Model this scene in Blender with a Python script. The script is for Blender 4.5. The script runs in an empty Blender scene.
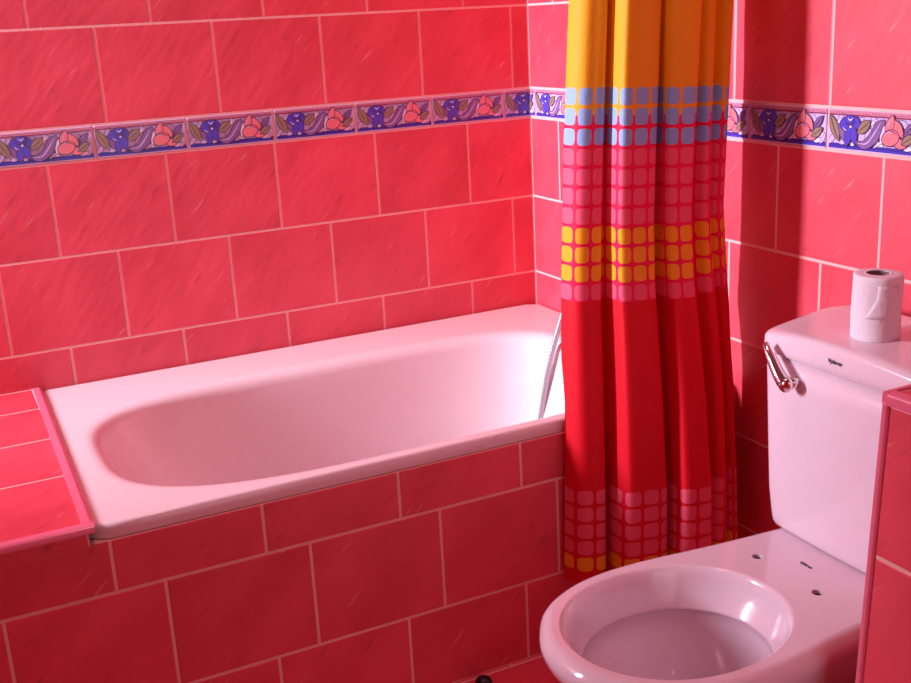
import bpy, bmesh, math, random
from mathutils import Vector, Matrix
random.seed(7)
sc = bpy.context.scene
col = sc.collection
PI = math.pi

# ------------------------------------------------------------------ helpers
def link(o, parent=None):
    col.objects.link(o)
    if parent: o.parent = parent
    return o

def mesh_obj(name, bm, mats, parent=None, smooth=False, loc=(0, 0, 0)):
    me = bpy.data.meshes.new(name)
    bmesh.ops.recalc_face_normals(bm, faces=bm.faces[:])
    if loc != (0, 0, 0):
        bmesh.ops.translate(bm, verts=bm.verts[:], vec=-Vector(loc))
    bm.to_mesh(me); bm.free()
    for m in (mats if isinstance(mats, (list, tuple)) else [mats]): me.materials.append(m)
    if smooth:
        for p in me.polygons: p.use_smooth = True
    o = bpy.data.objects.new(name, me)
    link(o, parent)
    if parent is None: o.location = loc
    return o

def local(o, parent):
    """parent a world-space mesh under an Empty without moving it"""
    o.parent = parent
    o.matrix_parent_inverse = Matrix.Translation(-parent.location)
    return o

def tag(o, label, cat, group=None):
    o['label'] = label; o['category'] = cat
    if group: o['group'] = group
    return o

def struct(o):
    o['kind'] = 'structure'; return o

def empty(name, loc, label, cat):
    o = bpy.data.objects.new(name, None); o.location = loc
    o.empty_display_size = .05
    link(o); return tag(o, label, cat)

def box(bm, x0, x1, y0, y1, z0, z1, bev=0, seg=2):
    r = bmesh.ops.create_cube(bm, size=1)
    vs = r['verts']
    for v in vs:
        v.co = Vector(((x0+x1)/2+v.co.x*(x1-x0), (y0+y1)/2+v.co.y*(y1-y0), (z0+z1)/2+v.co.z*(z1-z0)))
    if bev:
        es = list({e for v in vs for e in v.link_edges})
        bmesh.ops.bevel(bm, geom=es, offset=bev, segments=seg, affect='EDGES', profile=.5)

def loft(bm, rings, close_ring=True, cap0=False, cap1=False, mat=0):
    vr = [[bm.verts.new(p) for p in r] for r in rings]
    n = len(vr[0])
    for a, b in zip(vr, vr[1:]):
        for i in range(n if close_ring else n-1):
            j = (i+1) % n
            f = bm.faces.new((a[i], a[j], b[j], b[i])); f.material_index = mat
    for flag, r in ((cap0, vr[0]), (cap1, vr[-1])):
        if flag:
            c = bm.verts.new(sum((v.co for v in r), Vector())/n)
            for i in range(n):
                f = bm.faces.new((r[i], r[(i+1) % n], c)); f.material_index = mat
    return vr

def catmull(pts, n):
    P = [Vector(p) for p in pts]
    P = [2*P[0]-P[1]]+P+[2*P[-1]-P[-2]]
    out = []
    for i in range(1, len(P)-2):
        for k in range(n):
            t = k/n
            p0, p1, p2, p3 = P[i-1:i+3]
            out.append(.5*((2*p1)+(p2-p0)*t+(2*p0-5*p1+4*p2-p3)*t*t+(3*p1-p0-3*p2+p3)*t**3))
    out.append(P[-2]); return out

def tube(bm, pts, rad, seg=12, caps=True):
    pts = [Vector(p) for p in pts]
    rf = rad if callable(rad) else (lambda i: rad)
    rings = []; up = Vector((0, 0, 1))
    prev = None
    for i, p in enumerate(pts):
        t = (pts[min(i+1, len(pts)-1)]-pts[max(i-1, 0)]).normalized()
        if prev is None:
            a = t.cross(up)
            if a.length < 1e-3: a = t.cross(Vector((1, 0, 0)))
        else:
            a = prev-t*prev.dot(t)
        a.normalize(); prev = a; b = t.cross(a)
        r = rf(i)
        rings.append([p+a*r*math.cos(2*PI*k/seg)+b*r*math.sin(2*PI*k/seg) for k in range(seg)])
    loft(bm, rings, cap0=caps, cap1=caps)

# ------------------------------------------------------------------ materials
def new_mat(name):
    m = bpy.data.materials.new(name); m.use_nodes = True
    nt = m.node_tree
    return m, nt, nt.nodes['Principled BSDF']

def plain(name, rgb, rough=.3, metal=0., spec=.5, coat=0., bump=0., bscale=60):
    m, nt, b = new_mat(name)
    b.inputs['Roughness'].default_value = rough
    b.inputs['Metallic'].default_value = metal
    b.inputs['Specular IOR Level'].default_value = spec
    b.inputs['Coat Weight'].default_value = coat
    b.inputs['Coat Roughness'].default_value = .05
    tc = nt.nodes.new('ShaderNodeTexCoord')
    nz = nt.nodes.new('ShaderNodeTexNoise'); nz.inputs['Scale'].default_value = bscale
    nz.inputs['Detail'].default_value = 4
    nt.links.new(tc.outputs['Object'], nz.inputs['Vector'])
    mx = nt.nodes.new('ShaderNodeMix'); mx.data_type = 'RGBA'
    mx.inputs[6].default_value = (*[c*.96 for c in rgb], 1); mx.inputs[7].default_value = (*[min(1, c*1.03) for c in rgb], 1)
    nt.links.new(nz.outputs['Fac'], mx.inputs[0]); nt.links.new(mx.outputs[2], b.inputs['Base Color'])
    if bump:
        bp = nt.nodes.new('ShaderNodeBump'); bp.inputs['Strength'].default_value = bump
        bp.inputs['Distance'].default_value = .002
        nt.links.new(nz.outputs['Fac'], bp.inputs['Height']); nt.links.new(bp.outputs['Normal'], b.inputs['Normal'])
    return m

TILE = (.73, .048, .080)
def tile_mat(name, rgb):
    m, nt, b = new_mat(name)
    N, L = nt.nodes, nt.links
    uv = N.new('ShaderNodeUVMap'); uv.uv_map = 'UVMap'
    def nz(scale, stretch, rot, detail, off):
        mp = N.new('ShaderNodeMapping'); mp.vector_type = 'TEXTURE'
        mp.inputs['Rotation'].default_value = (0, 0, rot)
        mp.inputs['Scale'].default_value = (stretch, 1, 1)
        mp.inputs['Location'].default_value = (off, off*1.7, 0)
        t = N.new('ShaderNodeTexNoise'); t.inputs['Scale'].default_value = scale; t.inputs['Detail'].default_value = detail
        L.new(uv.outputs['UV'], mp.inputs['Vector']); L.new(mp.outputs['Vector'], t.inputs['Vector'])
        return t.outputs['Fac']
    def ramp(src, a, c):
        r = N.new('ShaderNodeMapRange'); r.inputs[1].default_value = a; r.inputs[2].default_value = c
        L.new(src, r.inputs[0]); return r.outputs[0]
    def mix(fac, c1, c2, k):
        mu = N.new('ShaderNodeMath'); mu.operation = 'MULTIPLY'; mu.inputs[1].default_value = k
        L.new(fac, mu.inputs[0])
        x = N.new('ShaderNodeMix'); x.data_type = 'RGBA'
        L.new(mu.outputs[0], x.inputs[0])
        if isinstance(c1, tuple): x.inputs[6].default_value = (*c1, 1)
        else: L.new(c1, x.inputs[6])
        x.inputs[7].default_value = (*c2, 1)
        return x.outputs[2]
    blot = nz(9, 1.8, .8, 3, 3.1)
    lite = nz(85, 6.5, .78, 1.2, 1.3)
    dark = nz(55, 3.5, .85, 1.5, 9.1)
    c = mix(ramp(blot, .3, .75), tuple(v*.90 for v in rgb), (min(1, rgb[0]*1.12), rgb[1]*1.6, rgb[2]*1.5), 1.)
    c = mix(ramp(dark, .66, .76), c, tuple(v*.62 for v in rgb), .55)
    c = mix(ramp(lite, .69, .80), c, (.86, .28, .30), .55)
    geo = N.new('ShaderNodeNewGeometry')
    hs = N.new('ShaderNodeHueSaturation')
    rr = N.new('ShaderNodeMapRange'); rr.inputs[3].default_value = .93; rr.inputs[4].default_value = 1.05
    L.new(geo.outputs['Random Per Island'], rr.inputs[0]); L.new(rr.outputs[0], hs.inputs['Value'])
    L.new(c, hs.inputs['Color']); L.new(hs.outputs['Color'], b.inputs['Base Color'])
    b.inputs['Roughness'].default_value = .42
    b.inputs['Specular IOR Level'].default_value = .6
    bp = N.new('ShaderNodeBump'); bp.inputs['Strength'].default_value = .22; bp.inputs['Distance'].default_value = .003
    ad = N.new('ShaderNodeMath'); ad.operation = 'ADD'
    L.new(nz(30, 2.2, .8, 3, 5.), ad.inputs[0]); L.new(dark, ad.inputs[1])
    L.new(ad.outputs[0], bp.inputs['Height']); L.new(bp.outputs['Normal'], b.inputs['Normal'])
    return m

M_TILE = tile_mat('red_glazed_tile', TILE)
M_GROUT = plain('pale_grout', (.87, .44, .42), .8, bump=.3, bscale=200)
M_TRIM = plain('pink_plastic_trim', (.80, .16, .26), .25)
M_TUB = plain('bath_enamel', (.83, .67, .70), .22, coat=.2)
M_CER = plain('toilet_ceramic', (.78, .595, .675), .14, coat=.4)
M_CHROME = plain('chrome', (.86, .82, .84), .12, metal=1)
M_HOSE = plain('steel_hose', (.45, .42, .46), .35, metal=.7)
M_BLACK = plain('black_rubber_and_shade', (.008, .007, .008), .4)
M_INK = plain('dark_ink', (.05, .02, .04), .5)
M_PAPER = plain('toilet_paper', (.80, .69, .75), .95, spec=.1, bump=.5, bscale=220)
M_CARD = plain('grey_cardboard', (.30, .15, .14), .9)
M_CEIL = plain('ceiling_paint', (.38, .32, .32), .9)
M_DARK = plain('dark_wood_panel', (.10, .045, .035), .5)
M_FRAME = plain('window_paint', (.8, .8, .8), .4)
B = {k: plain('border_'+k, v, .25) for k, v in dict(
    lilac=(.60, .46, .76), ink=(.10, .03, .13), blue=(.085, .06, .55), deep=(.05, .03, .34), olive=(.32, .22, .13), violet=(.24, .12, .33),
    pink=(.78, .20, .23), band=(.60, .22, .32), wine=(.28, .02, .09), pale=(.82, .74, .92)).items()}
BK = list(B)

# ------------------------------------------------------------------ tiled surfaces
GAP, RAISE, BEV = .0056, .0009, .0014
def tiles_bm(fr, rows, grout_rect, th=.006):
    """fr(u,v,d)->world point; rows = [(v0,v1,[joint u...],u0,u1)]; d is height above the grout"""
    bm = bmesh.new(); uvl = bm.loops.layers.uv.new('UVMap')
    def quad(ps, mat, uvs=None):
        f = bm.faces.new([bm.verts.new(p) if not isinstance(p, bmesh.types.BMVert) else p for p in ps]); f.material_index = mat
        if uvs:
            for l, q in zip(f.loops, uvs): l[uvl].uv = q
        return f
    a0, a1, b0, b1 = grout_rect
    quad([fr(a0, b0, 0), fr(a1, b0, 0), fr(a1, b1, 0), fr(a0, b1, 0)], 1)
    for v0, v1, js, u0, u1 in rows:
        e = sorted([j for j in js if u0+.004 < j < u1-.004])
        e = [u0-GAP/2]+e+[u1+GAP/2]
        for p, q in zip(e, e[1:]):
            x0, x1, y0, y1 = p+GAP/2, q-GAP/2, v0+GAP/2, v1-GAP/2
            if x1-x0 < .004 or y1-y0 < .004: continue
            ou, ov = random.random()*20, random.random()*20
            R3 = [(x0, y0, 0, 0), (x0, y0, RAISE*.5, 0), (x0, y0, RAISE, BEV)]
            rings = []
            for (_, _, d, ins) in R3:
                cs = [(x0+ins, y0+ins), (x1-ins, y0+ins), (x1-ins, y1-ins), (x0+ins, y1-ins)]
                rings.append([(bm.verts.new(fr(u, v, d)), (u+ou, v+ov)) for u, v in cs])
            for ra, rb in zip(rings, rings[1:]):
                for i in range(4):
                    j = (i+1) % 4
                    quad([ra[i][0], ra[j][0], rb[j][0], rb[i][0]], 0, [ra[i][1], ra[j][1], rb[j][1], rb[i][1]])
            quad([t[0] for t in rings[-1]], 0, [t[1] for t in rings[-1]])
    return bm

def js(off, n=14, w=.25, start=-3):
    return [off+k*w for k in range(start, n)]

def blob(cx, cy, pts, rot=0, sx=1, sy=1):
    c, s = math.cos(rot), math.sin(rot)
    return [(cx+(x*sx)*c-(y*sy)*s, cy+(x*sx)*s+(y*sy)*c) for x, y in pts]
def ell(n=16): return [(math.cos(2*PI*k/n), math.sin(2*PI*k/n)) for k in range(n)]
def leaf(n=9):
    top = [(-1+2*k/n, .95*math.sin(PI*k/n)**.8) for k in range(n+1)]
    return top+[(x, -y) for x, y in reversed(top[1:-1])]
def strip(pts, ws, n=6):
    c = catmull([(x, y, 0) for x, y in pts], n); m = len(c)-1
    L, Rr = [], []
    for i, p in enumerate(c):
        t = (c[min(i+1, m)]-c[max(i-1, 0)]).normalized(); nn = Vector((-t.y, t.x, 0))
        f = i/m*(len(ws)-1); a = int(min(f, len(ws)-2)); w = ws[a]+(ws[a+1]-ws[a])*(f-a)
        L.append((p.x+nn.x*w, p.y+nn.y*w)); Rr.append((p.x-nn.x*w, p.y-nn.y*w))
    return L, Rr

def border_motif():
    """list of (kind, polygon or strip, layer) in millimetres on a 196 x 70 tile"""
    S = []
    def P(poly, c, lay, out=1.6):
        if out:
            cx = sum(p[0] for p in poly)/len(poly); cy = sum(p[1] for p in poly)/len(poly)
            o = []
            for x, y in poly:
                d = math.hypot(x-cx, y-cy) or 1
                o.append((x+(x-cx)/d*out, y+(y-cy)/d*out))
            S.append(('poly', o, 'ink', lay))
        S.append(('poly', poly, c, lay))
    def T(pts, ws, c, lay, out=1.4):
        if out: S.append(('strip', strip(pts, [w+out for w in ws]), 'ink', lay))
        S.append(('strip', strip(pts, ws), c, lay))
    P([(0, 3), (196, 3), (196, 12), (0, 12)], 'deep', 0, 0)
    S.append(('poly', [(0, 5), (196, 5), (196, 6.3), (0, 6.3)], 'blue', .5))
    P([(0, 62.5), (196, 62.5), (196, 69), (0, 69)], 'band', 0, 0)
    S.append(('poly', [(0, 60.3), (196, 60.3), (196, 62.7), (0, 62.7)], 'wine', .5))
    for k in range(26):
        x = 3+k*7.4+random.uniform(-1.5, 1.5)
        S.append(('poly', blob(x, 65.6+random.uniform(-1.5, 1.5), ell(6), 0, 1.0, .9), 'wine', .5))
    for x, y, r in ((70, 52, .5), (104, 53, -.6), (112, 20, .2), (164, 52, -.5), (27, 54, .9), (8, 22, .8), (188, 21, .9), (36, 20, .4), (90, 34, .9), (120, 40, 1.1)):
        P(blob(x, y, leaf(), r, 11, 5), 'lilac', .12, 1.0)
    for x, y, r in ((44, 22, 0), (60, 18, .4), (96, 50, .3), (116, 20, -.3), (176, 17, .2), (26, 50, .6), (184, 26, .5), (150, 53, .2)):
        P(blob(x, y, leaf(), r, 9, 3.5), 'pale', .15, .5)
    T([(104, 14), (122, 26), (132, 44), (146, 55)], [.6, 2.2, 3, .5], 'pale', .2, .9)
    T([(66, 20), (84, 17), (104, 30), (114, 46), (126, 55)], [1.5, 6, 9, 8, 2], 'violet', .9)
    T([(72, 19), (90, 20), (106, 36), (118, 52)], [.4, 1.2, 1.2, .4], 'lilac', 1.6, 0)
    P(blob(15, 40, leaf(), -1.05, 23, 8.5), 'olive', 1.0)
    T([(5, 58), (14, 40), (24, 24)], [.5, .8, .5], 'ink', 1.6, 0)
    P(blob(33, 32, leaf(), -.95, 18, 5.5), 'violet', .7)
    P(blob(40, 47, ell(), .2, 12, 9), 'blue', 1.2)
    P(blob(60, 50, ell(), -.3, 13, 9), 'blue', 1.25)
    P(blob(50, 54, ell(), 0, 9, 6), 'blue', 1.7)
    P(blob(47, 28, leaf(), 1.35, 16, 7.5), 'blue', 1.3)
    P(blob(60, 31, leaf(), 1.75, 15, 7), 'blue', 1.35)
    P(blob(53, 43, ell(8), 0, 2.5, 2), 'pale', 2.2, .4)
    T([(40, 48), (50, 45), (62, 51)], [.4, .8, .4], 'ink', 2.4, 0)
    P(blob(82, 44, leaf(), .62, 17, 8), 'olive', 1.4)
    T([(68, 35), (82, 44), (95, 54)], [.4, .8, .4], 'ink', 2.0, 0)
    T([(120, 22), (124, 38), (136, 53)], [2, 5.5, 3], 'pale', .8)
    P(blob(154, 46, leaf(), 2.35, 17, 8), 'pink', 1.40)
    P(blob(137, 49, leaf(), 1.15, 17, 8), 'pink', 1.45)
    P(blob(158, 24, leaf(), -.25, 16, 7.5), 'pink', 1.48)
    P(blob(140, 31, ell(), .2, 18, 11.5), 'pink', 1.55)
    T([(46, 56), (52, 53), (58, 57)], [.3, 1.1, .3], 'pale', 2.5, 0)
    T([(36, 42), (40, 38), (45, 37)], [.3, .9, .3], 'pale', 2.5, 0)
    T([(130, 36), (136, 40), (145, 39)], [.3, 1.0, .3], 'lilac', 2.5, 0)
    T([(133, 44), (136, 52), (141, 60)], [.3, .8, .3], 'lilac', 2.5, 0)
    T([(126, 38), (140, 41), (157, 36)], [.4, .9, .4], 'wine', 2.1, 0)
    P(blob(176, 30, leaf(), .5, 14, 7), 'olive', 1.5)
    T([(164, 23), (176, 30), (188, 37)], [.4, .7, .4], 'ink', 2.1, 0)
    P(blob(178, 46, leaf(), .75, 15, 5.5), 'violet', .9)
    T([(164, 36), (174, 42), (188, 55)], [.4, .7, .4], 'ink', 1.7, 0)
    G = lambda q, k: [((x-98)*1.0+98, 36.5+(y-38)*(1.12 if k else 1)) if k else (x, y) for x, y in q]
    out = []
    for kind, dat, c, lay in S:
        band = lay <= .5 and kind == 'poly' and c in ('deep', 'blue', 'band', 'wine') 
        if kind == 'poly': out.append((kind, G(dat, not band), c, lay))
        else: out.append((kind, (G(dat[0], True), G(dat[1], True)), c, lay))
    out.sort(key=lambda q: q[3])
    return [(k_, d_, c_, n_) for n_, (k_, d_, c_, _) in enumerate(out)]
MOTIF = border_motif()

def clip_poly(poly, lo, hi):
    for side, lim in ((1, lo), (-1, hi)):
        out = []
        for i, p in enumerate(poly):
            q = poly[(i+1) % len(poly)]
            a = (p[0]-lim)*side; b = (q[0]-lim)*side
            if a >= 0: out.append(p)
            if (a >= 0) != (b >= 0):
                t = a/(a-b); out.append((p[0]+(q[0]-p[0])*t, p[1]+(q[1]-p[1])*t))
        poly = out
        if len(poly) < 3: return []
    return poly

def border_bm(fr, edges, v0, v1, u_lo, u_hi):
    bm = bmesh.new()
    def face(pts, d, mi):
        vs = [bm.verts.new(fr(u, v, d)) for u, v in pts]
        f = bm.faces.new(vs); f.material_index = mi
        return f
    for e0, e1 in zip(edges, edges[1:]):
        lo = max(e0+GAP/2, u_lo); hi = min(e1-GAP/2, u_hi)
        if hi-lo < .006: continue
        a, b = v0+GAP/2, v1-GAP/2
        d = .0025
        base = [(lo, a), (hi, a), (hi, b), (lo, b)]
        inn = [(lo+.001, a+.001), (hi-.001, a+.001), (hi-.001, b-.001), (lo+.001, b-.001)]
        r0 = [bm.verts.new(fr(u, v, 0)) for u, v in base]
        r1 = [bm.verts.new(fr(u, v, d)) for u, v in inn]
        for i in range(4):
            bm.faces.new((r0[i], r0[(i+1) % 4], r1[(i+1) % 4], r1[i])).material_index = BK.index('lilac')
        bm.faces.new(r1).material_index = BK.index('lilac')
        sx = (e1-e0-GAP)/.196; sy = (b-a)/.070
        M = lambda p: (e0+GAP/2+p[0]*.001*sx, a+p[1]*.001*sy)
        for kind, dat, c, lay in MOTIF:
            h = d+.0002+lay*.00003
            if kind == 'poly': polys = [dat]
            else:
                L, Rr = dat
                polys = [[L[i], L[i+1], Rr[i+1], Rr[i]] for i in range(len(L)-1)]
            for poly in polys:
                pp = clip_poly([M(p) for p in poly], lo+.0012, hi-.0012)
                if len(pp) >= 3:
                    face(pp, h, BK.index(c))
    return bm

ZB, ZT, H = .972, 1.0462, .2009
X0, Y0, CEIL = -2.90, -3.05, 2.40
up_rows = [ZT+H*k for k in range(8)]

def wall_rows(table, u0, u1):
    """table: list of joint lists for rows from just below the border downwards, then upwards"""
    rows = []
    for k, j in enumerate(table['down']):
        hi = ZB-H*k; lo = ZB-H*(k+1)
        if lo < 0.0: lo = 0.0
        if hi-lo > .01: rows.append((lo, hi, j, u0, u1))
    for k in range(7):
        lo, hi = ZT+H*k, min(ZT+H*(k+1), CEIL)
        j = table['up'][k % 2]
        if hi-lo > .01: rows.append((lo, hi, j, u0, u1))
    return rows

# back wall: u = x - X0  (viewer's right is +x), outward normal -y
fb = lambda u, v, d: Vector((u, -d, v))
tb = dict(down=[[-j for j in js(o)] for o in (.1839, .0630, .1914, .0664, .1914)],
          up=[[-j for j in js(.0499)], [-j for j in js(.1803)]])
wb = struct(mesh_obj('wall_back', tiles_bm(fb, wall_rows(tb, X0, -.0035), (X0, 0, 0, CEIL)), [M_TILE, M_GROUT]))
o = mesh_obj('tile_border', border_bm(fb, sorted([-(.0784+.2004*k) for k in range(-1, 13)]), ZB, ZT, X0, -.0035), [B[k] for k in BK], wb)
o['label'] = 'lilac border tiles with blue and pink flowers'

# right wall: u = -y, outward normal -x
fr_ = lambda u, v, d: Vector((-d, -u, v))
R1 = [.1331]+js(.4079, 14, start=0); R2 = js(.2753, 14, start=0); R0 = js(.2818, 14, start=0)
trt = dict(down=[R1, R2, R1, R2, R1], up=[R0, [.120]+js(.4059, 14, start=0)])
wr = struct(mesh_obj('wall_right', tiles_bm(fr_, wall_rows(trt, .0035, -Y0), (0, -Y0, 0, CEIL)), [M_TILE, M_GROUT]))
o = mesh_obj('tile_border', border_bm(fr_, [.8306+.2004*k for k in range(-5, 13)], ZB, ZT, .0035, -Y0), [B[k] for k in BK], wr)
o['label'] = 'lilac border tiles with blue and pink flowers'

# the wall behind the camera
ff = lambda u, v, d: Vector((u, Y0+d, v))
DX0, DX1, DZ = -1.05, -.30, 2.05       # added doorway behind the camera, unseen, made to let in the front fill
def front_rows():
    out = []
    for lo, hi, j, u0, u1 in wall_rows(tb, X0, 0):
        for a, b in ((lo, min(hi, DZ)), (max(lo, DZ), hi)):
            if b-a < .012: continue
            if a >= DZ-1e-6: out.append((a, b, j, u0, u1))
            else: out += [(a, b, j, u0, DX0-.04), (a, b, j, DX1+.04, u1)]
    return out
bm = tiles_bm(ff, front_rows(), (X0, DX0, 0, CEIL))
for a0, a1, b0, b1 in ((DX1, 0, 0, CEIL), (DX0, DX1, DZ, CEIL)):
    bm.faces.new([bm.verts.new(ff(u, v, 0)) for u, v in ((a0, b0), (a1, b0), (a1, b1), (a0, b1))]).material_index = 1
wf = struct(mesh_obj('wall_front', bm, [M_TILE, M_GROUT]))
bm = bmesh.new()
for q in ((DX0-.04, DX0, 0, DZ), (DX1, DX1+.04, 0, DZ), (DX0-.04, DX1+.04, DZ, DZ+.04)):
    box(bm, q[0], q[1], Y0-.06, Y0+.012, q[2], q[3], .003)
struct(mesh_obj('fill_doorway_1', bm, M_DARK))

# left wall with the window that lights the room
WY0, WY1, WZ0, WZ1 = -.28, -.05, 1.02, 1.86
fl = lambda u, v, d: Vector((X0+d, u, v))
def left_wall():
    bm = bmesh.new(); uvl = bm.loops.layers.uv.new('UVMap')
    first = True
    allrows = []
    z = ZB
    edges = [0, .1684, .3693, .5702, .7711, .972, 1.0462]+[ZT+H*k for k in range(1, 7)]+[CEIL]
    lo_list = sorted(set([round(e, 4) for e in edges]+[WZ0, WZ1]))
    parts = []
    for lo, hi in zip(lo_list, lo_list[1:]):
        if hi-lo < .012: continue
        j = js(-3.0+(.125 if len(parts) % 2 else 0), 16, start=0)
        if lo >= WZ0-1e-4 and hi <= WZ1+1e-4:
            parts.append((lo, hi, j, Y0, WY0-.003)); parts.append((lo, hi, j, WY1+.003, 0))
        else:
            parts.append((lo, hi, j, Y0, 0))
    return parts
bm = tiles_bm(fl, left_wall(), (Y0, WY0, 0, CEIL))
for a0, a1, b0, b1 in ((WY1, 0, 0, CEIL), (WY0, WY1, 0, WZ0), (WY0, WY1, WZ1, CEIL)):
    f = bm.faces.new([bm.verts.new(fl(*q, 0)) for q in ((a0, b0), (a1, b0), (a1, b1), (a0, b1))]); f.material_index = 1
# reveal of the opening
for p, q in (((WY0, WZ0), (WY1, WZ0)), ((WY1, WZ0), (WY1, WZ1)), ((WY1, WZ1), (WY0, WZ1)), ((WY0, WZ1), (WY0, WZ0))):
    f = bm.faces.new([bm.verts.new(fl(*p, 0)), bm.verts.new(fl(*q, 0)), bm.verts.new(fl(*q, -.10)), bm.verts.new(fl(*p, -.10))]); f.material_index = 1
struct(mesh_obj('wall_left', bm, [M_TILE, M_GROUT]))
bm = bmesh.new()
for q in ((WY0, WY0+.02, WZ0, WZ1), (WY1-.02, WY1, WZ0, WZ1), (WY0, WY1, WZ0, WZ0+.02), (WY0, WY1, WZ1-.02, WZ1)):
    box(bm, X0-.09, X0-.06, *q)
struct(mesh_obj('window_1', bm, M_FRAME))

bm = bmesh.new(); box(bm, X0, 0, Y0, 0, CEIL, CEIL+.02)
struct(mesh_obj('ceiling', bm, M_CEIL))
ffl = lambda u, v, d: Vector((u, v, d-RAISE))
rows = [(-.81-.25*(k+1), -.81-.25*k, js(-2.3+(.1), 12, start=0), X0, 0) for k in range(9)]
rows = [(max(a, Y0), b, j, u0, u1) for a, b, j, u0, u1 in rows]+[(-.81, 0, js(-2.3, 12, start=0), X0, 0)]
struct(mesh_obj('floor', tiles_bm(ffl, rows, (X0, 0, Y0, 0)), [M_TILE, M_GROUT]))

# ------------------------------------------------------------------ bath
RIM = .4855
XL, YF = -1.2900, -.800
bath = empty('bathtub', (-.634, -.40, 0), 'white built-in bath with a wide pale rim, set between the tiled walls', 'bathtub')
N = 128
def rrect(x0, x1, y0, y1, r, n=N):
    pts = []
    cx, cy = (x0+x1)/2, (y0+y1)/2
    hx, hy = (x1-x0)/2, (y1-y0)/2
    for k in range(n):
        a = 2*PI*(k+.5)/n
        c, s = math.cos(a), math.sin(a)
        # superellipse-like direction spread over the rectangle
        t = 1/max(abs(c), abs(s)); px, py = c*t*hx, s*t*hy
        # round the corner
        qx, qy = abs(px)-(hx-r), abs(py)-(hy-r)
        if qx > 0 and qy > 0:
            l = math.hypot(qx, qy); f = r/max(l, 1e-9)
            px = math.copysign(hx-r+qx*f, px); py = math.copysign(hy-r+qy*f, py)
        pts.append((cx+px, cy+py))
    return pts
def inner(xl, xr, yb, yf, nl, nr):
    cx, cy = (xl+xr)/2, (yb+yf)/2; hx, hy = (xr-xl)/2, (yb-yf)/2
    out = []
    for k in range(N):
        a = 2*PI*(k+.5)/N; c, s = math.cos(a), math.sin(a)
        t = 1/max(abs(c), abs(s)); dx, dy = c*t, s*t
        n = nr if c > 0 else nl
        # blend exponent smoothly across the middle
        w = .5+.5*math.tanh(c*4); n = nl+(nr-nl)*w
        l = (abs(dx)**n+abs(dy)**n)**(1/n)
        out.append((cx+dx/l*hx, cy+dy/l*hy))
    return out
bm = bmesh.new()
def ring(p2, z): return [Vector((x, y, z)) for x, y in p2]
xl, xr, yb, yf = -1.200, -.142, -.193, -.752
RINGS = [ring(rrect(XL+.03, -.040, YF+.03, -.040, .01), RIM-.0265),
         ring(rrect(XL+.002, -.006, YF+.003, -.006, .006), RIM-.0265),
         ring(rrect(XL, -.005, YF, -.005, .003), RIM-.024),
         ring(rrect(XL, -.005, YF, -.005, .003), RIM-.006),
         ring(rrect(XL+.0015, -.0055, YF+.0018, -.0055, .008), RIM-.002),
         ring(rrect(XL+.006, -.010, YF+.006, -.010, .008), RIM),
         ring(rrect(XL+.012, -.016, YF+.012, -.016, .01), RIM)]
for d, dz in ((.058, 0), (.042, -.0008), (.027, -.0035), (.013, -.009), (.003, -.017), (-.003, -.028)):
    RINGS.append(ring(inner(xl-d*.6, xr+d*.6, yb+d*.6, yf-d*.6, 3.2, 4.6), RIM+dz))
for z, l, r, b_, f_, n1, n2 in ((.42, .022, .008, .006, .006, 3.2, 4.6), (.34, .065, .02, .018, .018, 3.2, 4.4), (.25, .12, .034, .031, .031, 3.2, 4.2),
                                (.17, .175, .052, .05, .05, 3.2, 4), (.125, .215, .075, .075, .075, 3.2, 4), (.105, .26, .11, .11, .11, 3, 3.6), (.100, .32, .17, .16, .16, 3, 3)):
    RINGS.append(ring(inner(xl+l, xr-r, yb-b_, yf+f_, n1, n2), z))
loft(bm, RINGS, cap1=True)
local(mesh_obj('tub_shell', bm, M_TUB, smooth=True), bath)
bm = bmesh.new()
tube(bm, [(-.45, -.45, .1012), (-.45, -.45, .1035)], .032, 24)
local(mesh_obj('drain', bm, M_CHROME, smooth=False), bath)
bm = bmesh.new()
bmesh.ops.create_icosphere(bm, subdivisions=2, radius=1)
for v in bm.verts: v.co = Vector((-.563+v.co.x*.010+v.co.z*.003, YF+.001+v.co.y*.0016, .4765+v.co.z*.0022+v.co.x*.006))
o = local(mesh_obj('chip', bm, M_INK, smooth=True), bath); o['label'] = 'small dark chip in the front edge of the rim'

# bath panel and ledge
PY = -.8094
fp = lambda u, v, d: Vector((u, PY+.006-(d), v))
zr = [0, .167, .368, .4645]
PT = .4585
rowsP = [(PT-GAP/2, .4815, [-j for j in js(.5107-.5)], X0, -1.2930), (zr[2], PT+GAP/2, [-j for j in js(.5107-.5)], X0, -.002), (zr[1], zr[2], [-j for j in js(.1833)], X0, -.002), (0, zr[1], [-j for j in js(.5086-.5)], X0, -.002)]
bm = tiles_bm(fp, rowsP, (X0, 0, 0, PT))
bm.faces.new([bm.verts.new(fp(u, v, 0)) for u, v in ((X0, PT), (-1.2905, PT), (-1.2905, .4815), (X0, .4815))]).material_index = 1
box(bm, X0, -.0, PY+.0062, PY+.03, 0, PT)
for f in bm.faces:
    if all(abs(v.co.y-(PY+.0062)) < 1e-4 or v.co.y > PY+.02 for v in f.verts): f.material_index = 1
tag(mesh_obj('tiled_panel', bm, [M_TILE, M_GROUT]), 'dark red tiled panel along the front of the white bath', 'panel')

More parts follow.
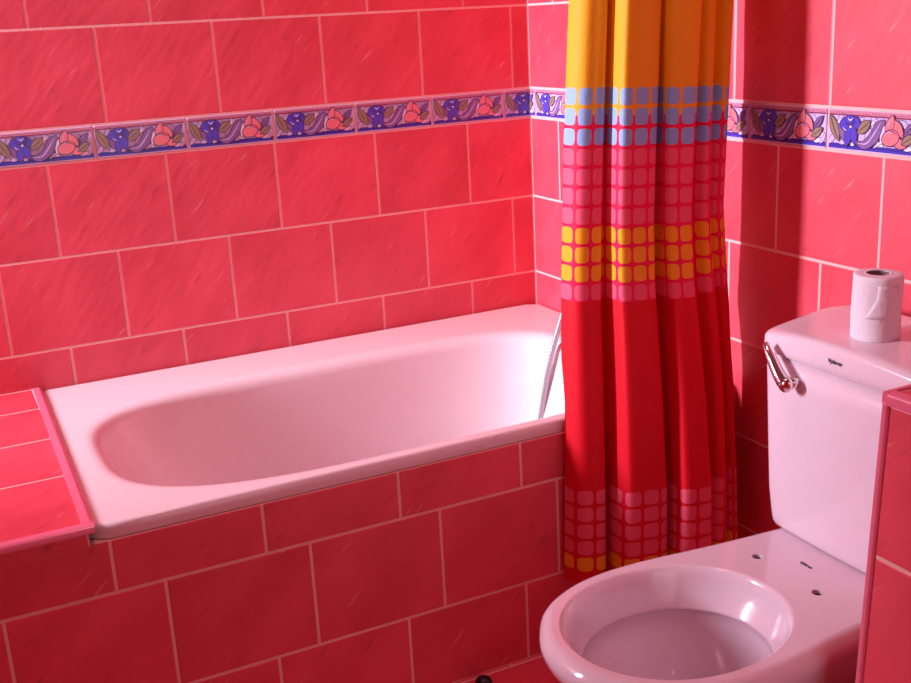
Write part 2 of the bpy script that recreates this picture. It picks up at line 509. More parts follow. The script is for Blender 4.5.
LX, LZ = -1.274, .4910
fld = lambda u, v, d: Vector((u, v, LZ-RAISE+d))
ledge = empty('ledge', (-1.8, -.40, 0), 'red tiled ledge at the left end of the bath with pink edge trim', 'ledge')
e = [-.800, -.561, -.351, -.150, -.004]
bm = tiles_bm(fld, [(a, b, [], X0, LX-.013) for a, b in zip(e, e[1:])], (X0, LX-.004, -.806, 0))
box(bm, X0, LX-.004, -.802, 0, RIM+.0012, LZ-RAISE-.0006)
for f in bm.faces:
    if max(v.co.z for v in f.verts) < LZ-RAISE-.0003: f.material_index = 1
local(mesh_obj('tiled_top', bm, [M_TILE, M_GROUT]), ledge)
def trim_bm(p, q, out, up, w=.017, h=.028, lap=1):
    """quarter-round edging from p to q; out = outward horizontal direction"""
    p, q, out, up = Vector(p), Vector(q), Vector(out), Vector(up)
    prof = [(-w, -min(h, lap)), (-w, .0015)]
    prof += [(-w*.35+.55*w*math.sin(a), .0015-.55*w*(1-math.cos(a))) for a in [PI/2*k/6 for k in range(7)]]
    prof += [(.2*w, -h), (-.4*w, -h)]
    if lap < h: prof += [(-.4*w, -lap)]
    bm = bmesh.new()
    loft(bm, [[c+out*a+up*b for a, b in prof] for c in (p, q)], cap0=True, cap1=True)
    return bm
for nm, p, q, o_ in (('edge_trim', (X0, PY, LZ+.0008), (LX-.006, PY, LZ+.0008), (0, -1, 0)), ('edge_trim', (LX+.008, -.004, LZ+.0008), (LX-.006, PY+.017, LZ+.0008), (1, 0, 0))):
    local(mesh_obj(nm, trim_bm(p, q, o_, (0, 0, 1), h=.0095 if o_[1] else .0058, lap=.0058), M_TRIM), ledge)

# ------------------------------------------------------------------ low wall by the toilet
PX, PYL, PZ = -.45, -1.594, .774
PW = .13
low = empty('low_wall', (PX/2, PYL-PW/2, 0), 'low red tiled partition with pink edge trim, standing right of the toilet', 'partition')
bm = bmesh.new(); box(bm, PX+.010, -.003, PYL-PW+.010, PYL-.010, 0, PZ-.010)
local(mesh_obj('core', bm, M_GROUT), low)
fe = lambda u, v, d: Vector((PX+.004-d, -u, v))
zt0 = PZ-.0145
rws = [(zt0-.2045, zt0, [], -PYL+.010, -PYL+PW-.010), (zt0-.409, zt0-.2045, [], -PYL+.010, -PYL+PW-.010), (zt0-.6135, zt0-.409, [], -PYL+.010, -PYL+PW-.010), (0, zt0-.6135, [], -PYL+.010, -PYL+PW-.010)]
local(mesh_obj('end_face', tiles_bm(fe, rws, (-PYL+.005, -PYL+PW-.005, 0, PZ-.005)), [M_TILE, M_GROUT]), low)
for sgn, yy in ((1, PYL-.004), (-1, PYL-PW+.004)):
    fs = lambda u, v, d, yy=yy, sgn=sgn: Vector((u, yy+sgn*d, v))
    local(mesh_obj('side_face', tiles_bm(fs, [(a, b, js(-.36, 3, start=0), PX+.012, -.004) for a, b, _, _, _ in rws], (PX+.005, -.002, 0, PZ-.005)), [M_TILE, M_GROUT]), low)
ft = lambda u, v, d: Vector((u, v, PZ-.0015+d))
local(mesh_obj('top_face', tiles_bm(ft, [(PYL-PW+.0085, PYL-.0085, js(-.25, 3, start=0), PX+.0135, -.004)], (PX+.005, -.002, PYL-PW+.005, PYL-.005)), [M_TILE, M_GROUT]), low)
# trims: top end edge, top long edges, upright corners
local(mesh_obj('edge_trim', trim_bm((PX, PYL-.0075, PZ), (PX, PYL-PW+.0075, PZ), (-1, 0, 0), (0, 0, 1), w=.011, h=.015), M_TRIM), low)
local(mesh_obj('edge_trim', trim_bm((PX, PYL, PZ), (-.002, PYL, PZ), (0, 1, 0), (0, 0, 1), w=.007, h=.015), M_TRIM), low)
local(mesh_obj('edge_trim', trim_bm((PX, PYL-PW, PZ), (-.002, PYL-PW, PZ), (0, -1, 0), (0, 0, 1), w=.007, h=.015), M_TRIM), low)
for yy in (PYL, PYL-PW):
    bm = bmesh.new(); s = 1 if yy == PYL else -1
    box(bm, PX-.001, PX+.0055, min(yy-.008*s, yy+.001*s), max(yy-.008*s, yy+.001*s), 0, PZ-.012, .003, 3)
    local(mesh_obj('corner_trim', bm, M_TRIM), low)

for o in low.children:          # the little wall is slightly out of plumb
    for v in o.data.vertices: v.co.y += (PZ-v.co.z)*.0415
    o.data.update()

# ------------------------------------------------------------------ toilet
CY = -1.333
TZ = .372
toilet = empty('toilet', (-.40, CY, 0), 'white close-coupled toilet without a seat, beside the low tiled partition', 'toilet')
half = [(-.758, 0), (-.756, .030), (-.748, .062), (-.729, .097), (-.706, .128), (-.674, .152), (-.625, .173), (-.575, .182), (-.52, .183), (-.46, .178),
        (-.389, .169), (-.311, .161), (-.247, .156), (-.15, .150), (-.06, .146), (-.05, .140), (-.048, 0)]
hc = catmull([(x, y, 0) for x, y in half], 8)
def outline(t, x_c=-.45):
    """distance point on the rim outline for angle t about (x_c, CY)"""
    dx, dy = math.cos(t), math.sin(t)
    s = 1 if dy >= 0 else -1
    best = None
    for a, b in zip(hc, hc[1:]):
        ax, ay, bx, by = a.x-x_c, a.y*s, b.x-x_c, b.y*s
        ex, ey = bx-ax, by-ay
        den = dx*ey-dy*ex
        if abs(den) < 1e-12: continue
        tt = (ax*ey-ay*ex)/den; uu = (ax*dy-ay*dx)/den
        if tt > 0 and -1e-6 <= uu <= 1+1e-6:
            if best is None or tt > best: best = tt
    return x_c+dx*best, dy*best
NT = 168
angs = []
for k in range(NT):
    # warp the angles so that the samples are spread along the outline
    a = 2*PI*(k+.5)/NT
    angs.append(a)
O = [outline(a) for a in angs]
def inset(P, d):
    out = []
    n = len(P)
    for i in range(n):
        ax, ay = P[i-1]; bx, by = P[(i+1) % n]
        tx, ty = bx-ax, by-ay; l = math.hypot(tx, ty)
        nx, ny = -ty/l, tx/l
        out.append((P[i][0]+nx*d, P[i][1]+ny*d))
    return out
def R3(P, z): return [Vector((x, y+CY, z)) for x, y in P]
ANG2 = [math.atan2(y, x+.5505) for x, y in O]
def ellr(cx, a, b, z, n=2.0, cy=0):
    out = []
    for t in ANG2:
        c, s = math.cos(t), math.sin(t)
        l = (abs(c/a)**n+abs(s/b)**n)**(-1/n)
        out.append(Vector((cx+c*l, cy+CY+s*l, z)))
    return out
foot = []
for t in angs:
    c, s = math.cos(t), math.sin(t)
    l = (abs(c/.235)**3+abs(s/.098)**3)**(-1/3)
    foot.append((-.335+c*l, s*l))
def mixr(P, Q, f): return [(p[0]+(q[0]-p[0])*f, p[1]+(q[1]-p[1])*f) for p, q in zip(P, Q)]
bm = bmesh.new()
rg = [R3(foot, 0), R3(foot, .02), R3(mixr(foot, O, .06), .06), R3(mixr(foot, O, .12), .13), R3(mixr(foot, O, .30), .20), R3(mixr(foot, O, .60), .265),
      R3(mixr(foot, O, .85), .305), R3(inset(O, .006), .328), R3(inset(O, .001), .342), R3(O, .350), R3(inset(O, .002), .358), R3(inset(O, .007), .3655), R3(inset(O, .014), .3705), R3(inset(O, .022), TZ)]
ICX = -.5505
# the inner edge curls down from the deck into the bowl
rg += [ellr(ICX-.003, .1775, .1535, TZ, 2.05), ellr(ICX-.003, .173, .1485, TZ-.003, 2.05), ellr(ICX-.001, .1685, .1435, TZ-.0085, 2.05), ellr(ICX, .1650, .139, TZ-.017, 2.05), ellr(ICX+.001, .162, .1355, TZ-.029, 2.05),
       ellr(ICX-.001, .151, .1285, TZ-.048, 2.05), ellr(ICX-.001, .1440, .1250, TZ-.060, 2.05), ellr(ICX-.001, .1420, .1238, TZ-.0635, 2.05),
       ellr(ICX-.001, .1450, .1262, TZ-.066, 2.05), ellr(ICX-.001, .1500, .1290, TZ-.069, 2.05),
       ellr(ICX+.004, .1440, .1230, TZ-.088, 2.05), ellr(ICX+.018, .132, .108, TZ-.120, 2.), ellr(ICX+.034, .105, .086, TZ-.155, 2.), ellr(ICX+.052, .077, .064, TZ-.185, 2.), ellr(ICX+.060, .062, .052, TZ-.205, 2), ellr(ICX+.064, .05, .042, TZ-.235, 2), ellr(ICX+.064, .035, .03, TZ-.25, 2)]
vr = loft(bm, rg, cap0=True, cap1=True)
# flat deck with two real seat-bolt holes: refill the strip between rim edge and bowl opening
HOLES = [(-.331, CY+.0815), (-.333, CY-.0535)]
ra, rb = vr[13], vr[14]
old = [f for f in bm.faces if all(v in set(ra) | set(rb) for v in f.verts)]
bmesh.ops.delete(bm, geom=old, context='FACES_ONLY')
edges = []
for r_ in (ra, rb):
    for a, b in zip(r_, r_[1:]+r_[:1]):
        edges.append(bm.edges.get((a, b)) or bm.edges.new((a, b)))
for hx, hy in HOLES:
    top = [bm.verts.new((hx+.0086*math.cos(2*PI*k/24), hy+.0086*math.sin(2*PI*k/24), TZ)) for k in range(24)]
    low_ = [bm.verts.new((v.co.x, v.co.y, TZ-.022)) for v in top]
    for k in range(24):
        bm.faces.new((top[k], top[(k+1) % 24], low_[(k+1) % 24], low_[k]))
    bm.faces.new(low_)
    edges += [bm.edges.get((top[k], top[(k+1) % 24])) for k in range(24)]
bmesh.ops.triangle_fill(bm, use_beauty=True, use_dissolve=False, edges=edges, normal=(0, 0, 1))
bowl = mesh_obj('bowl', bm, M_CER, smooth=True)
nm = bowl.data
cn = [Vector(c.vector) for c in nm.corner_normals]
for pg in nm.polygons:
    c = pg.center
    in_hole = any(math.hypot(c.x-hx, c.y-hy) < .0089 for hx, hy in HOLES)
    for li in pg.loop_indices:
        z = nm.vertices[nm.loops[li].vertex_index].co.z
        if in_hole: cn[li] = pg.normal.copy()
        elif abs(z-TZ) < 1e-5: cn[li] = Vector((0, 0, 1))
nm.normals_split_custom_set(cn)
local(bowl, toilet)
for hx, hy in HOLES:  # black plugs put the holes' inner shade into colour
    b2 = bmesh.new(); tube(b2, [(hx, hy, TZ-.0215), (hx, hy, TZ-.0065)], .0084, 20)
    o = local(mesh_obj('hole_shade', b2, M_BLACK), toilet); o['label'] = 'black plug standing in for the shade inside an empty seat bolt hole'
bm = bmesh.new()
loft(bm, [ellr(ICX+.058, .066, .0555, TZ-.2, 2)], cap0=True)
m, nt, bs = new_mat('bowl_water')
bs.inputs['Base Color'].default_value = (.9, .85, .87, 1); bs.inputs['Roughness'].default_value = .02
bs.inputs['Transmission Weight'].default_value = .85; bs.inputs['IOR'].default_value = 1.33
local(mesh_obj('water', bm, m), toilet)

def tank_sec(w, xb, side, mid, r, n=10, yc=CY+.008):
    """plan of the cistern: flat back at xb, flat sides, bowed front"""
    pts = [(xb, -w), (xb, w)]
    # left front corner to right front corner
    def front(y): return side+(mid-side)*(1-(y/w)**2)
    ys = [w-r*(1-math.cos(a)) for a in [PI/2*k/n for k in range(n+1)]]
    xs = [front(w-r)+r-r*math.sin(a) for a in [PI/2*k/n for k in range(n+1)]]
    for k in range(1, n): pts.append((xs[k-1]-0*k, ys[k-1]))
    M_ = 24
    for k in range(M_+1):
        y = (w-r)-2*(w-r)*k/M_
        pts.append((front(y), y))
    for k in reversed(range(1, n)): pts.append((xs[k-1], -ys[k-1]))
    return [(x, y+yc) for x, y in pts]
def lid_sec(w, xb, side, mid, r, z):
    P = tank_sec(w, xb, side, mid, r)
    arc = [(xb-.085*(1-math.sin(a)), .030*(1-math.cos(a))) for a in [PI/2*k/8 for k in range(9)]]   # rounded back corners
    head = [(x, CY+.008-(w-d)) for x, d in reversed(arc)]+[(x, CY+.008+(w-d)) for x, d in arc[::-1]]
    left = [(x, CY+.008-(w-d)) for x, d in arc]; right = [(x, CY+.008+(w-d)) for x, d in reversed(arc)]
    return [Vector((x, y, z)) for x, y in left+right+P[2:]]
def sec(w, xb, side, mid, r, z): return [Vector((x, y, z)) for x, y in tank_sec(w, xb, side, mid, r)]
bm = bmesh.new()
TB, TT = TZ+.001, .6785
S_ = [sec(.150, -.058, -.226, -.231, .02, TB), sec(.1570, -.055, -.231, -.237, .024, TB+.003), sec(.1612, -.052, -.2335, -.2405, .026, TB+.010), sec(.1643, -.05, -.2345, -.242, .028, TB+.024)]
for f in (.15, .3, .5, .7, .85, 1.):
    S_.append(sec(.1650+.0150*f**.8, -.05, -.235-.004*f, -.2425-.0045*f, .024, TB+.024+(TT-TB-.024)*f))
loft(bm, S_, cap0=True, cap1=True)
local(mesh_obj('cistern', bm, M_CER, smooth=True), toilet)
bm = bmesh.new()
tube(bm, [(-.15, CY+.008, TT-.001), (-.15, CY+.008, TT+.0032)], .06, 24)
LT = .7265
def dome(x, y): return -.0155*((y-CY-.006)/.18)**2*min(1, max(0, (-x-.10)/.14))**1.3+.004*min(1, max(0, (x+.25)/.15))
rr = []
for d, z in ((.014, TT+.0030), (.001, TT+.0030), (.0, TT+.0042), (-.0005, TT+.015), (.0, LT-.012), (.0012, LT-.007), (.0040, LT-.0032), (.0085, LT-.0009), (.014, LT), (.024, LT+.0003), (.05, LT+.0005)):
    q = lid_sec(.1815-d, -.042-d*.6, -.243+d, -.251+d, .024, z)
    k = (z-TT)/(LT-TT)
    for v in q: v.z += k*dome(v.x, v.y)
    rr.append(q)
q = [v.copy() for v in rr[-1]]
rr.append([Vector((-.14+(v.x+.14)*.3, CY+(v.y-CY)*.96, LT+.0006+dome(-.14+(v.x+.14)*.3, CY+(v.y-CY)*.96))) for v in q])
vr = loft(bm, rr, cap0=True)
for i in range(2): pass
n_ = len(vr[-1])
bm.faces.new(vr[-1])
local(mesh_obj('cistern_lid', bm, M_CER, smooth=True), toilet)
# flush lever
lev = bmesh.new()
pts = catmull([(-.262, -1.180, .6985), (-.265, -1.189, .6915), (-.2675, -1.203, .678), (-.269, -1.218, .6620), (-.268, -1.231, .6485)], 6)
nn = len(pts)-1
tube(lev, pts, lambda i: (.0070+.0045*(i/nn)**1.3), 14)
lever = local(mesh_obj('flush_lever', lev, M_CHROME, smooth=True), toilet)
lever['label'] = 'chrome flush lever'
b2 = bmesh.new()
bmesh.ops.create_uvsphere(b2, u_segments=24, v_segments=14, radius=.0135)
for v in b2.verts: v.co = Vector((v.co.x*.75-.267, v.co.y-1.2335, v.co.z+.6465))
cap = mesh_obj('lever_cap', b2, M_CHROME, smooth=True); cap.parent = lever
b2 = bmesh.new(); tube(b2, [(-.238, -1.2345, .6465), (-.264, -1.2335, .6465)], .0095, 18)
cap = mesh_obj('spindle', b2, M_CHROME, smooth=True); cap.parent = lever
# printed name on lid and deck (two small marks)
def mark(txt, size, mat4):
    cu = bpy.data.curves.new('mark', 'FONT'); cu.body = txt; cu.size = size; cu.shear = .25
    cu.align_x = 'CENTER'; cu.align_y = 'CENTER'; cu.extrude = .0002; cu.offset = .0002
    ob = bpy.data.objects.new('mark', cu); col.objects.link(ob)
    d2 = bpy.context.evaluated_depsgraph_get()
    me = bpy.data.meshes.new_from_object(ob.evaluated_get(d2)); bpy.data.objects.remove(ob)
    me.transform(mat4); me.materials.append(M_INK)
    o2 = bpy.data.objects.new('printed_name', me); col.objects.link(o2)
    return local(o2, toilet)
def basis(loc, xa, ya):
    xa, ya = Vector(xa).normalized(), Vector(ya).normalized(); za = xa.cross(ya)
    return Matrix(((xa.x, ya.x, za.x, loc[0]), (xa.y, ya.y, za.y, loc[1]), (xa.z, ya.z, za.z, loc[2]), (0, 0, 0, 1)))
mark('Vyleres', .0096, basis((-.2522, -1.319, .7025), (0, -1, 0), (0, 0, 1)))
mark('Vyleres', .0085, basis((-.287, CY+.019, TZ+.0006), (0, -1, 0), (1, 0, 0)))

# toilet roll on the cistern lid
RX, RY, RZ, RR, RH = -.170, -1.317, LT+.0008, .0362, .1005
roll = empty('toilet_roll', (RX, RY, RZ), 'white toilet paper roll standing on the cistern lid', 'toilet roll')
bm = bmesh.new()
NR = 64
def circ(r, z, wob=0): return [Vector((RX+(r+(wob*math.sin(5*a+z*60)))*math.cos(a), RY+(r+(wob*math.sin(5*a+z*60)))*math.sin(a), RZ+z)) for a in [2*PI*k/NR for k in range(NR)]]
rings = [circ(.019, 0), circ(RR-.004, 0), circ(RR-.001, .0008), circ(RR, .003, .0004)]
rings += [circ(RR, RH*k/12, .0005) for k in range(1, 12)]
rings += [circ(RR, RH-.003, .0004), circ(RR-.0012, RH-.0006), circ(RR-.004, RH)] + [circ(RR-.008-.004*k, RH+(.0006 if k % 2 else 0)) for k in range(4)]+[circ(.0205, RH), circ(.0203, RH-.002), circ(.0203, 0.0)]
loft(bm, rings)
o = local(mesh_obj('paper', bm, M_PAPER, smooth=True), roll)
bm = bmesh.new()
loft(bm, [circ(.0202, .0005), circ(.0202, RH-.0015), circ(.0188, RH-.0015), circ(.0188, .0005), circ(.0202, .0005)])
o = local(mesh_obj('cardboard_tube', bm, M_CARD, smooth=True), roll)
# torn loose end: ragged flap hugging the paper
bm = bmesh.new()
ca = math.atan2(-2.498-RY, -1.449-RX)
def onroll(a, z, r=RR+.0009): return Vector((RX+r*math.cos(a), RY+r*math.sin(a), RZ+z))
edge = [(.02, .088), (.03, .082), (.00, .077), (-.02, .068), (-.12, .060), (-.22, .053), (-.34, .045), (-.48, .037)]
edge = [(-(a), z) for a, z in edge]
L_, R_ = [], []
for a, z in edge:
    L_.append(bm.verts.new(onroll(ca-a*1.0, z, RR+.0006))); R_.append(bm.verts.new(onroll(ca-a+.9, z+.0, RR+.0002)))
MID = [[bm.verts.new(onroll(ca-a+.9*k/6, z, RR+.0006-.0003*k/6)) for k in range(1, 6)] for a, z in edge]
for i in range(len(edge)-1):
    ra = [L_[i]]+MID[i]+[R_[i]]; rb = [L_[i+1]]+MID[i+1]+[R_[i+1]]
    for k in range(6): bm.faces.new((ra[k], ra[k+1], rb[k+1], rb[k]))
o = local(mesh_obj('loose_end', bm, M_PAPER, smooth=True), roll)
o['label'] = 'torn loose end of the paper'
sol = o.modifiers.new('thick', 'SOLIDIFY'); sol.thickness = .0004

# ------------------------------------------------------------------ shower curtain
def curtain_material():
    m, nt, b = new_mat('printed_curtain')
    Nn, L = nt.nodes, nt.links
    uv = Nn.new('ShaderNodeUVMap'); uv.uv_map = 'UVMap'
    sp = Nn.new('ShaderNodeSeparateXYZ'); L.new(uv.outputs['UV'], sp.inputs[0])
    def math_(op, a, b_=None):
        n = Nn.new('ShaderNodeMath'); n.operation = op
        for i, q in ((0, a), (1, b_)):
            if q is None: continue
            if isinstance(q, (int, float)): n.inputs[i].default_value = q
            else: L.new(q, n.inputs[i])
        return n.outputs[0]
    U, V = sp.outputs['X'], sp.outputs['Y']      # already in cells
    def axis(c, s): return math_('POWER', math_('ABSOLUTE', math_('DIVIDE', math_('SUBTRACT', math_('FRACT', c), .5), s)), 4.0)
    r = math_('ADD', axis(U, .42), axis(V, .42))
    mask = math_('LESS_THAN', r, 1.0)
    row = math_('DIVIDE', math_('ADD', math_('FLOOR', V), .5), 40.)
    def ramp(stops, src):
        cr = Nn.new('ShaderNodeValToRGB'); cr.color_ramp.interpolation = 'CONSTANT'
        el = cr.color_ramp.elements
        el[0].position = stops[0][0]; el[0].color = stops[0][1]
        el[1].position = stops[1][0]; el[1].color = stops[1][1]
        for p, c in stops[2:]:
            k = el.new(p); k.color = c
        L.new(src, cr.inputs[0]); return cr
    red = (.66, .002, .014, 1); mag = (.78, .003, .060, 1); yel = (.80, .36, .010, 1)
    pk = (.80, .095, .17, 1); bl = (.27, .42, .72, 1); ys = (.84, .36, .015, 1)
    R = lambda k: k/40.
    sq = ramp([(0, red), (R(CROWS['y0']), ys), (R(CROWS['p0']), pk), (R(CROWS['p0']+4), red), (R(CROWS['p1']), pk), (R(CROWS['p1']+1), ys), (R(CROWS['p1']+4), pk), (R(CROWS['p1']+8), bl), (R(CROWS['p1']+11), yel)], row)
    v40 = math_('DIVIDE', V, 40.)
    bg = ramp([(0, red), (R(CROWS['p1']), mag), (R(CROWS['p1']+9.45), yel)], v40)
    on = ramp([(0, (0, 0, 0, 1)), (R(CROWS['y0']), (1, 1, 1, 1)), (R(CROWS['p0']+4), (0, 0, 0, 1)), (R(CROWS['p1']), (1, 1, 1, 1)), (R(CROWS['p1']+11), (0, 0, 0, 1))], row)
    mk = math_('MULTIPLY', mask, on.outputs[0])
    mx = Nn.new('ShaderNodeMix'); mx.data_type = 'RGBA'
    L.new(mk, mx.inputs[0]); L.new(bg.outputs[0], mx.inputs[6]); L.new(sq.outputs[0], mx.inputs[7])
    b.inputs['Roughness'].default_value = .6; b.inputs['Specular IOR Level'].default_value = .25
    L.new(mx.outputs[2], b.inputs['Base Color'])
    wv = Nn.new('ShaderNodeTexNoise'); wv.inputs['Scale'].default_value = 3
    L.new(uv.outputs['UV'], wv.inputs['Vector'])
    bp = Nn.new('ShaderNodeBump'); bp.inputs['Strength'].default_value = .15; bp.inputs['Distance'].default_value = .004
    L.new(wv.outputs['Fac'], bp.inputs['Height']); L.new(bp.outputs['Normal'], b.inputs['Normal'])
    tr = Nn.new('ShaderNodeBsdfTranslucent'); L.new(mx.outputs[2], tr.inputs['Color'])
    ms = Nn.new('ShaderNodeMixShader'); ms.inputs[0].default_value = .06
    L.new(b.outputs[0], ms.inputs[1]); L.new(tr.outputs[0], ms.inputs[2])
    out = [n for n in Nn if n.type == 'OUTPUT_MATERIAL'][0]
    L.new(ms.outputs[0], out.inputs['Surface'])
    return m
CELL = .0347
CZ0, CZ1 = .160, 1.90
# rows counted from the hem at CZ0: solid hem, a yellow row, four pink, solid red, pink, three yellow, four pink, three blue, plain yellow
CROWS = dict(y0=1, p0=2, p1=17)
path = [(-.446, -.806), (-.4435, -.822), (-.438, -.836), (-.428, -.846), (-.410, -.851), (-.390, -.855), (-.380, -.850), (-.374, -.836), (-.369, -.826), (-.365, -.836),
        (-.3635, -.862), (-.360, -.880), (-.352, -.887), (-.325, -.890), (-.295, -.893), (-.276, -.888), (-.269, -.866), (-.265, -.836), (-.2605, -.842), (-.259, -.880), (-.2565, -.903), (-.249, -.911), (-.228, -.915), (-.205, -.917), (-.190, -.903), (-.185, -.870), (-.181, -.846),
        (-.176, -.850), (-.170, -.878), (-.158, -.894), (-.140, -.892), (-.128, -.872), (-.122, -.842), (-.114, -.844), (-.106, -.868), (-.090, -.874), (-.076, -.850), (-.068, -.836), (-.058, -.838), (-.050, -.812), (-.049, -.797)]
cp = catmull([(x, y, 0) for x, y in path], 7)
def lerp_tab(tab, z):
    tab = sorted(tab)
    if z <= tab[0][0]: return tab[0][1]
    for (a, b), (c, d) in zip(tab, tab[1:]):
        if z <= c: return b+(d-b)*(z-a)/(c-a)
    return tab[-1][1]
XLT = [(.158, -.429), (.435, -.421), (.727, -.415), (.996, -.403), (1.243, -.386), (1.9, -.37)]
XRT = [(.2, -.024), (.42, -.032), (.512, -.032), (.66, -.042), (.861, -.060), (1.23, -.046), (1.9, -.045)]
arc = [0]
for a, b in zip(cp, cp[1:]): arc.append(arc[-1]+(b-a).length)
bm = bmesh.new(); uvl = bm.loops.layers.uv.new('UVMap')
NZ = 90
grid = []
for k in range(NZ+1):
    z = CZ0+(CZ1-CZ0)*k/NZ
    rowv = []
    hi = min(1, max(0, (z-.50)/.25)); hi = hi*hi*(3-2*hi)
    for i, p in enumerate(cp):
        s = arc[i]/arc[-1]
        amp = 1+.03*math.sin(z*3.1+s*17)
        f = (p.x+.446)/.397
        xa, xb = lerp_tab(XLT, z), lerp_tab(XRT, z)
        x = xa+(xb-xa)*f+.0035*math.sin(z*5+s*23)*s*(1-s)*4
        x -= .014*math.sin(PI*f)*min(1, max(0, (z-.3)/.9))
        if s > .97: x += .0025*math.sin(z*38)
        dp = 1+.35*min(1, max(0, (.75-z)/.4))
        y = -.818+(p.y+.818)*amp*dp+.0025*math.sin(z*4+s*5)*(s*(1-s)*4)
        lim = -.817 if z < .53 else -.817+.03*hi*1.0
        y = min(y, lim)
        rowv.append(bm.verts.new((x, y, z)))
    grid.append(rowv)
for k in range(NZ):
    for i in range(len(cp)-1):
        f = bm.faces.new((grid[k][i], grid[k][i+1], grid[k+1][i+1], grid[k+1][i]))
        zm = CZ0+(CZ1-CZ0)*(k+.5)/NZ
        zs = [CZ0+(CZ1-CZ0)*(k+d)/NZ for d in (0, 0, 1, 1)]
        z0, v0 = (.739, 17.5) if zm > .55 else (.202, 1.5)
        us = [arc[i], arc[i+1], arc[i+1], arc[i]]
        for l, u, v in zip(f.loops, us, zs): l[uvl].uv = (u/.0355+.12, (v-z0)/CELL+v0+.5*(u/arc[-1])**1.2)
curtain = tag(mesh_obj('shower_curtain', bm, curtain_material(), smooth=True), 'yellow to red shower curtain printed with rounded squares, gathered by the wall', 'shower curtain')
rod = empty('curtain_rod', (-1.2, -.845, 1.93), 'white curtain rod above the bath carrying the gathered curtain', 'curtain rod')
bm = bmesh.new(); tube(bm, [(X0+.004, -.845, 1.93), (-.004, -.845, 1.93)], .0125, 16)
local(mesh_obj('pole', bm, M_FRAME, smooth=True), rod)
for xx in (X0+.002, -.012):
    bm = bmesh.new(); tube(bm, [(xx, -.845, 1.93), (xx+.01, -.845, 1.93)], .03, 20)
    local(mesh_obj('wall_flange', bm, M_FRAME), rod)
for k in range(6):
    xx = -.43+.072*k
    bm = bmesh.new()
    tube(bm, [(xx+.002*math.cos(a), -.845+.0225*math.sin(a), 1.9225+.0225*math.cos(a)) for a in [2*PI*j/20 for j in range(21)]], .002, 8)
    o = mesh_obj('ring', bm, M_FRAME, smooth=True); o.parent = curtain

# ------------------------------------------------------------------ tap and shower hose (the tap is behind the curtain)
tap = empty('bath_tap', (-.03, -.40, .72), 'chrome bath mixer tap on the wall behind the curtain', 'tap')
bm = bmesh.new(); tube(bm, [(-.055, -.31, .72), (-.055, -.49, .72)], .02, 20)
tube(bm, [(-.002, -.33, .72), (-.055, -.33, .72)], .014, 16); tube(bm, [(-.002, -.47, .72), (-.055, -.47, .72)], .014, 16)
local(mesh_obj('mixer_body', bm, M_CHROME, smooth=True), tap)
for yy in (-.29, -.51):
    bm = bmesh.new(); tube(bm, [(-.055, yy-.022, .72), (-.055, yy+.022, .72)], .024, 20)
    local(mesh_obj('tap_handle', bm, M_CHROME, smooth=True), tap)
bm = bmesh.new(); tube(bm, catmull([(-.06, -.44, .715), (-.12, -.44, .71), (-.165, -.44, .69), (-.17, -.44, .665)], 5), .011, 14)
local(mesh_obj('spout', bm, M_CHROME, smooth=True), tap)
hp = catmull([(-.066, -.395, .6925), (-.095, -.392, .660), (-.122, -.372, .610), (-.140, -.362, .554), (-.166, -.341, .435), (-.190, -.312, .248), (-.222, -.300, .150), (-.28, -.31, .119), (-.36, -.36, .117), (-.44, -.35, .117), (-.52, -.36, .117)], 50)
bm = bmesh.new(); tube(bm, hp, lambda i: .0072 if i % 3 else .0060, 14)
hose = tag(mesh_obj('shower_hose', bm, M_HOSE, smooth=True), 'ribbed silver shower hose hanging down into the far end of the bath', 'hose')
bm = bmesh.new()
tube(bm, [(-.52, -.36, .117), (-.54, -.362, .117), (-.66, -.38, .119)], .011, 14)
tube(bm, [(-.70, -.386, .108), (-.70, -.386, .140)], .034, 24)
hs = mesh_obj('hand_shower', bm, M_CHROME, smooth=True, parent=hose)

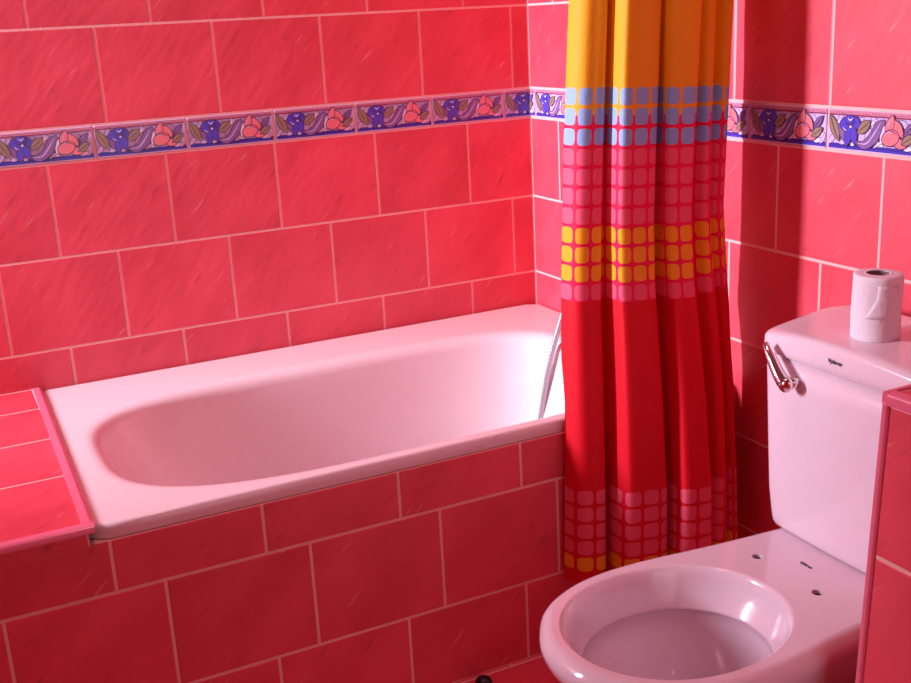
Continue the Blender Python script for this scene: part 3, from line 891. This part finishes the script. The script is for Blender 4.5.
# small black round thing on the floor at the foot of the panel
bm = bmesh.new()
bmesh.ops.create_uvsphere(bm, u_segments=24, v_segments=12, radius=1)
for v in bm.verts: v.co = Vector((-.632+v.co.x*.017, -.846+v.co.y*.017, .009+max(v.co.z, -.6)*.015))
tag(mesh_obj('rubber_stopper', bm, M_BLACK, smooth=True), 'small black round object on the floor at the foot of the tiled panel', 'stopper')

# ------------------------------------------------------------------ light, camera
def area(name, loc, size, e, color, target):
    l = bpy.data.lights.new(name, 'AREA'); l.shape = 'RECTANGLE'; l.size, l.size_y = size
    l.energy = e; l.color = color
    o = bpy.data.objects.new(name, l); o.location = loc
    d = Vector(target)-Vector(loc)
    l.spread = math.radians(68) if name == 'window_daylight' else PI
    o.rotation_euler = d.to_track_quat('-Z', 'Y').to_euler()
    col.objects.link(o); return o
WYC, WZC = (WY0+WY1)/2, (WZ0+WZ1)/2
area('window_daylight', (X0-.105, WYC, WZC), (WY1-WY0-.01, WZ1-WZ0-.01), 19, (.86, .85, 1.0), (0, -.36, .85))
fill_lamp = area('front_fill', ((DX0+DX1)/2, Y0-.03, DZ/2), (DX1-DX0-.02, DZ-.02), 2.0, (1., .38, .38), ((DX0+DX1)/2, 0, DZ/2))  # added fill lamp in the doorway, brightens the camera-facing sides
fill_lamp.data.spread = PI
area('overhead_fill', (-.95, -1.05, CEIL-.03), (.28, .28), 4.4, (1., .56, .60), (-1.0, -1.15, 0))  # added overhead fill without a fixture, brightens the tub and upward faces
w = bpy.data.worlds.new('World'); sc.world = w; w.use_nodes = True
w.node_tree.nodes['Background'].inputs[0].default_value = (.75, .85, 1, 1)
w.node_tree.nodes['Background'].inputs[1].default_value = .6

cam = bpy.data.cameras.new('Camera'); cam.sensor_width = 36; cam.lens = 1108.95*36/911
co = bpy.data.objects.new('Camera', cam); col.objects.link(co)
co.location = (-1.4491, -2.4981, 1.2303); co.rotation_euler = (1.2850, .0501, -.4633)
cam.clip_start = .02
sc.camera = co
vs = sc.view_settings
sc.display_settings.display_device = 'sRGB'
vs.view_transform = 'Standard'; vs.look = 'None'; vs.gamma = 1; vs.use_curve_mapping = False
vs.exposure = 0.74
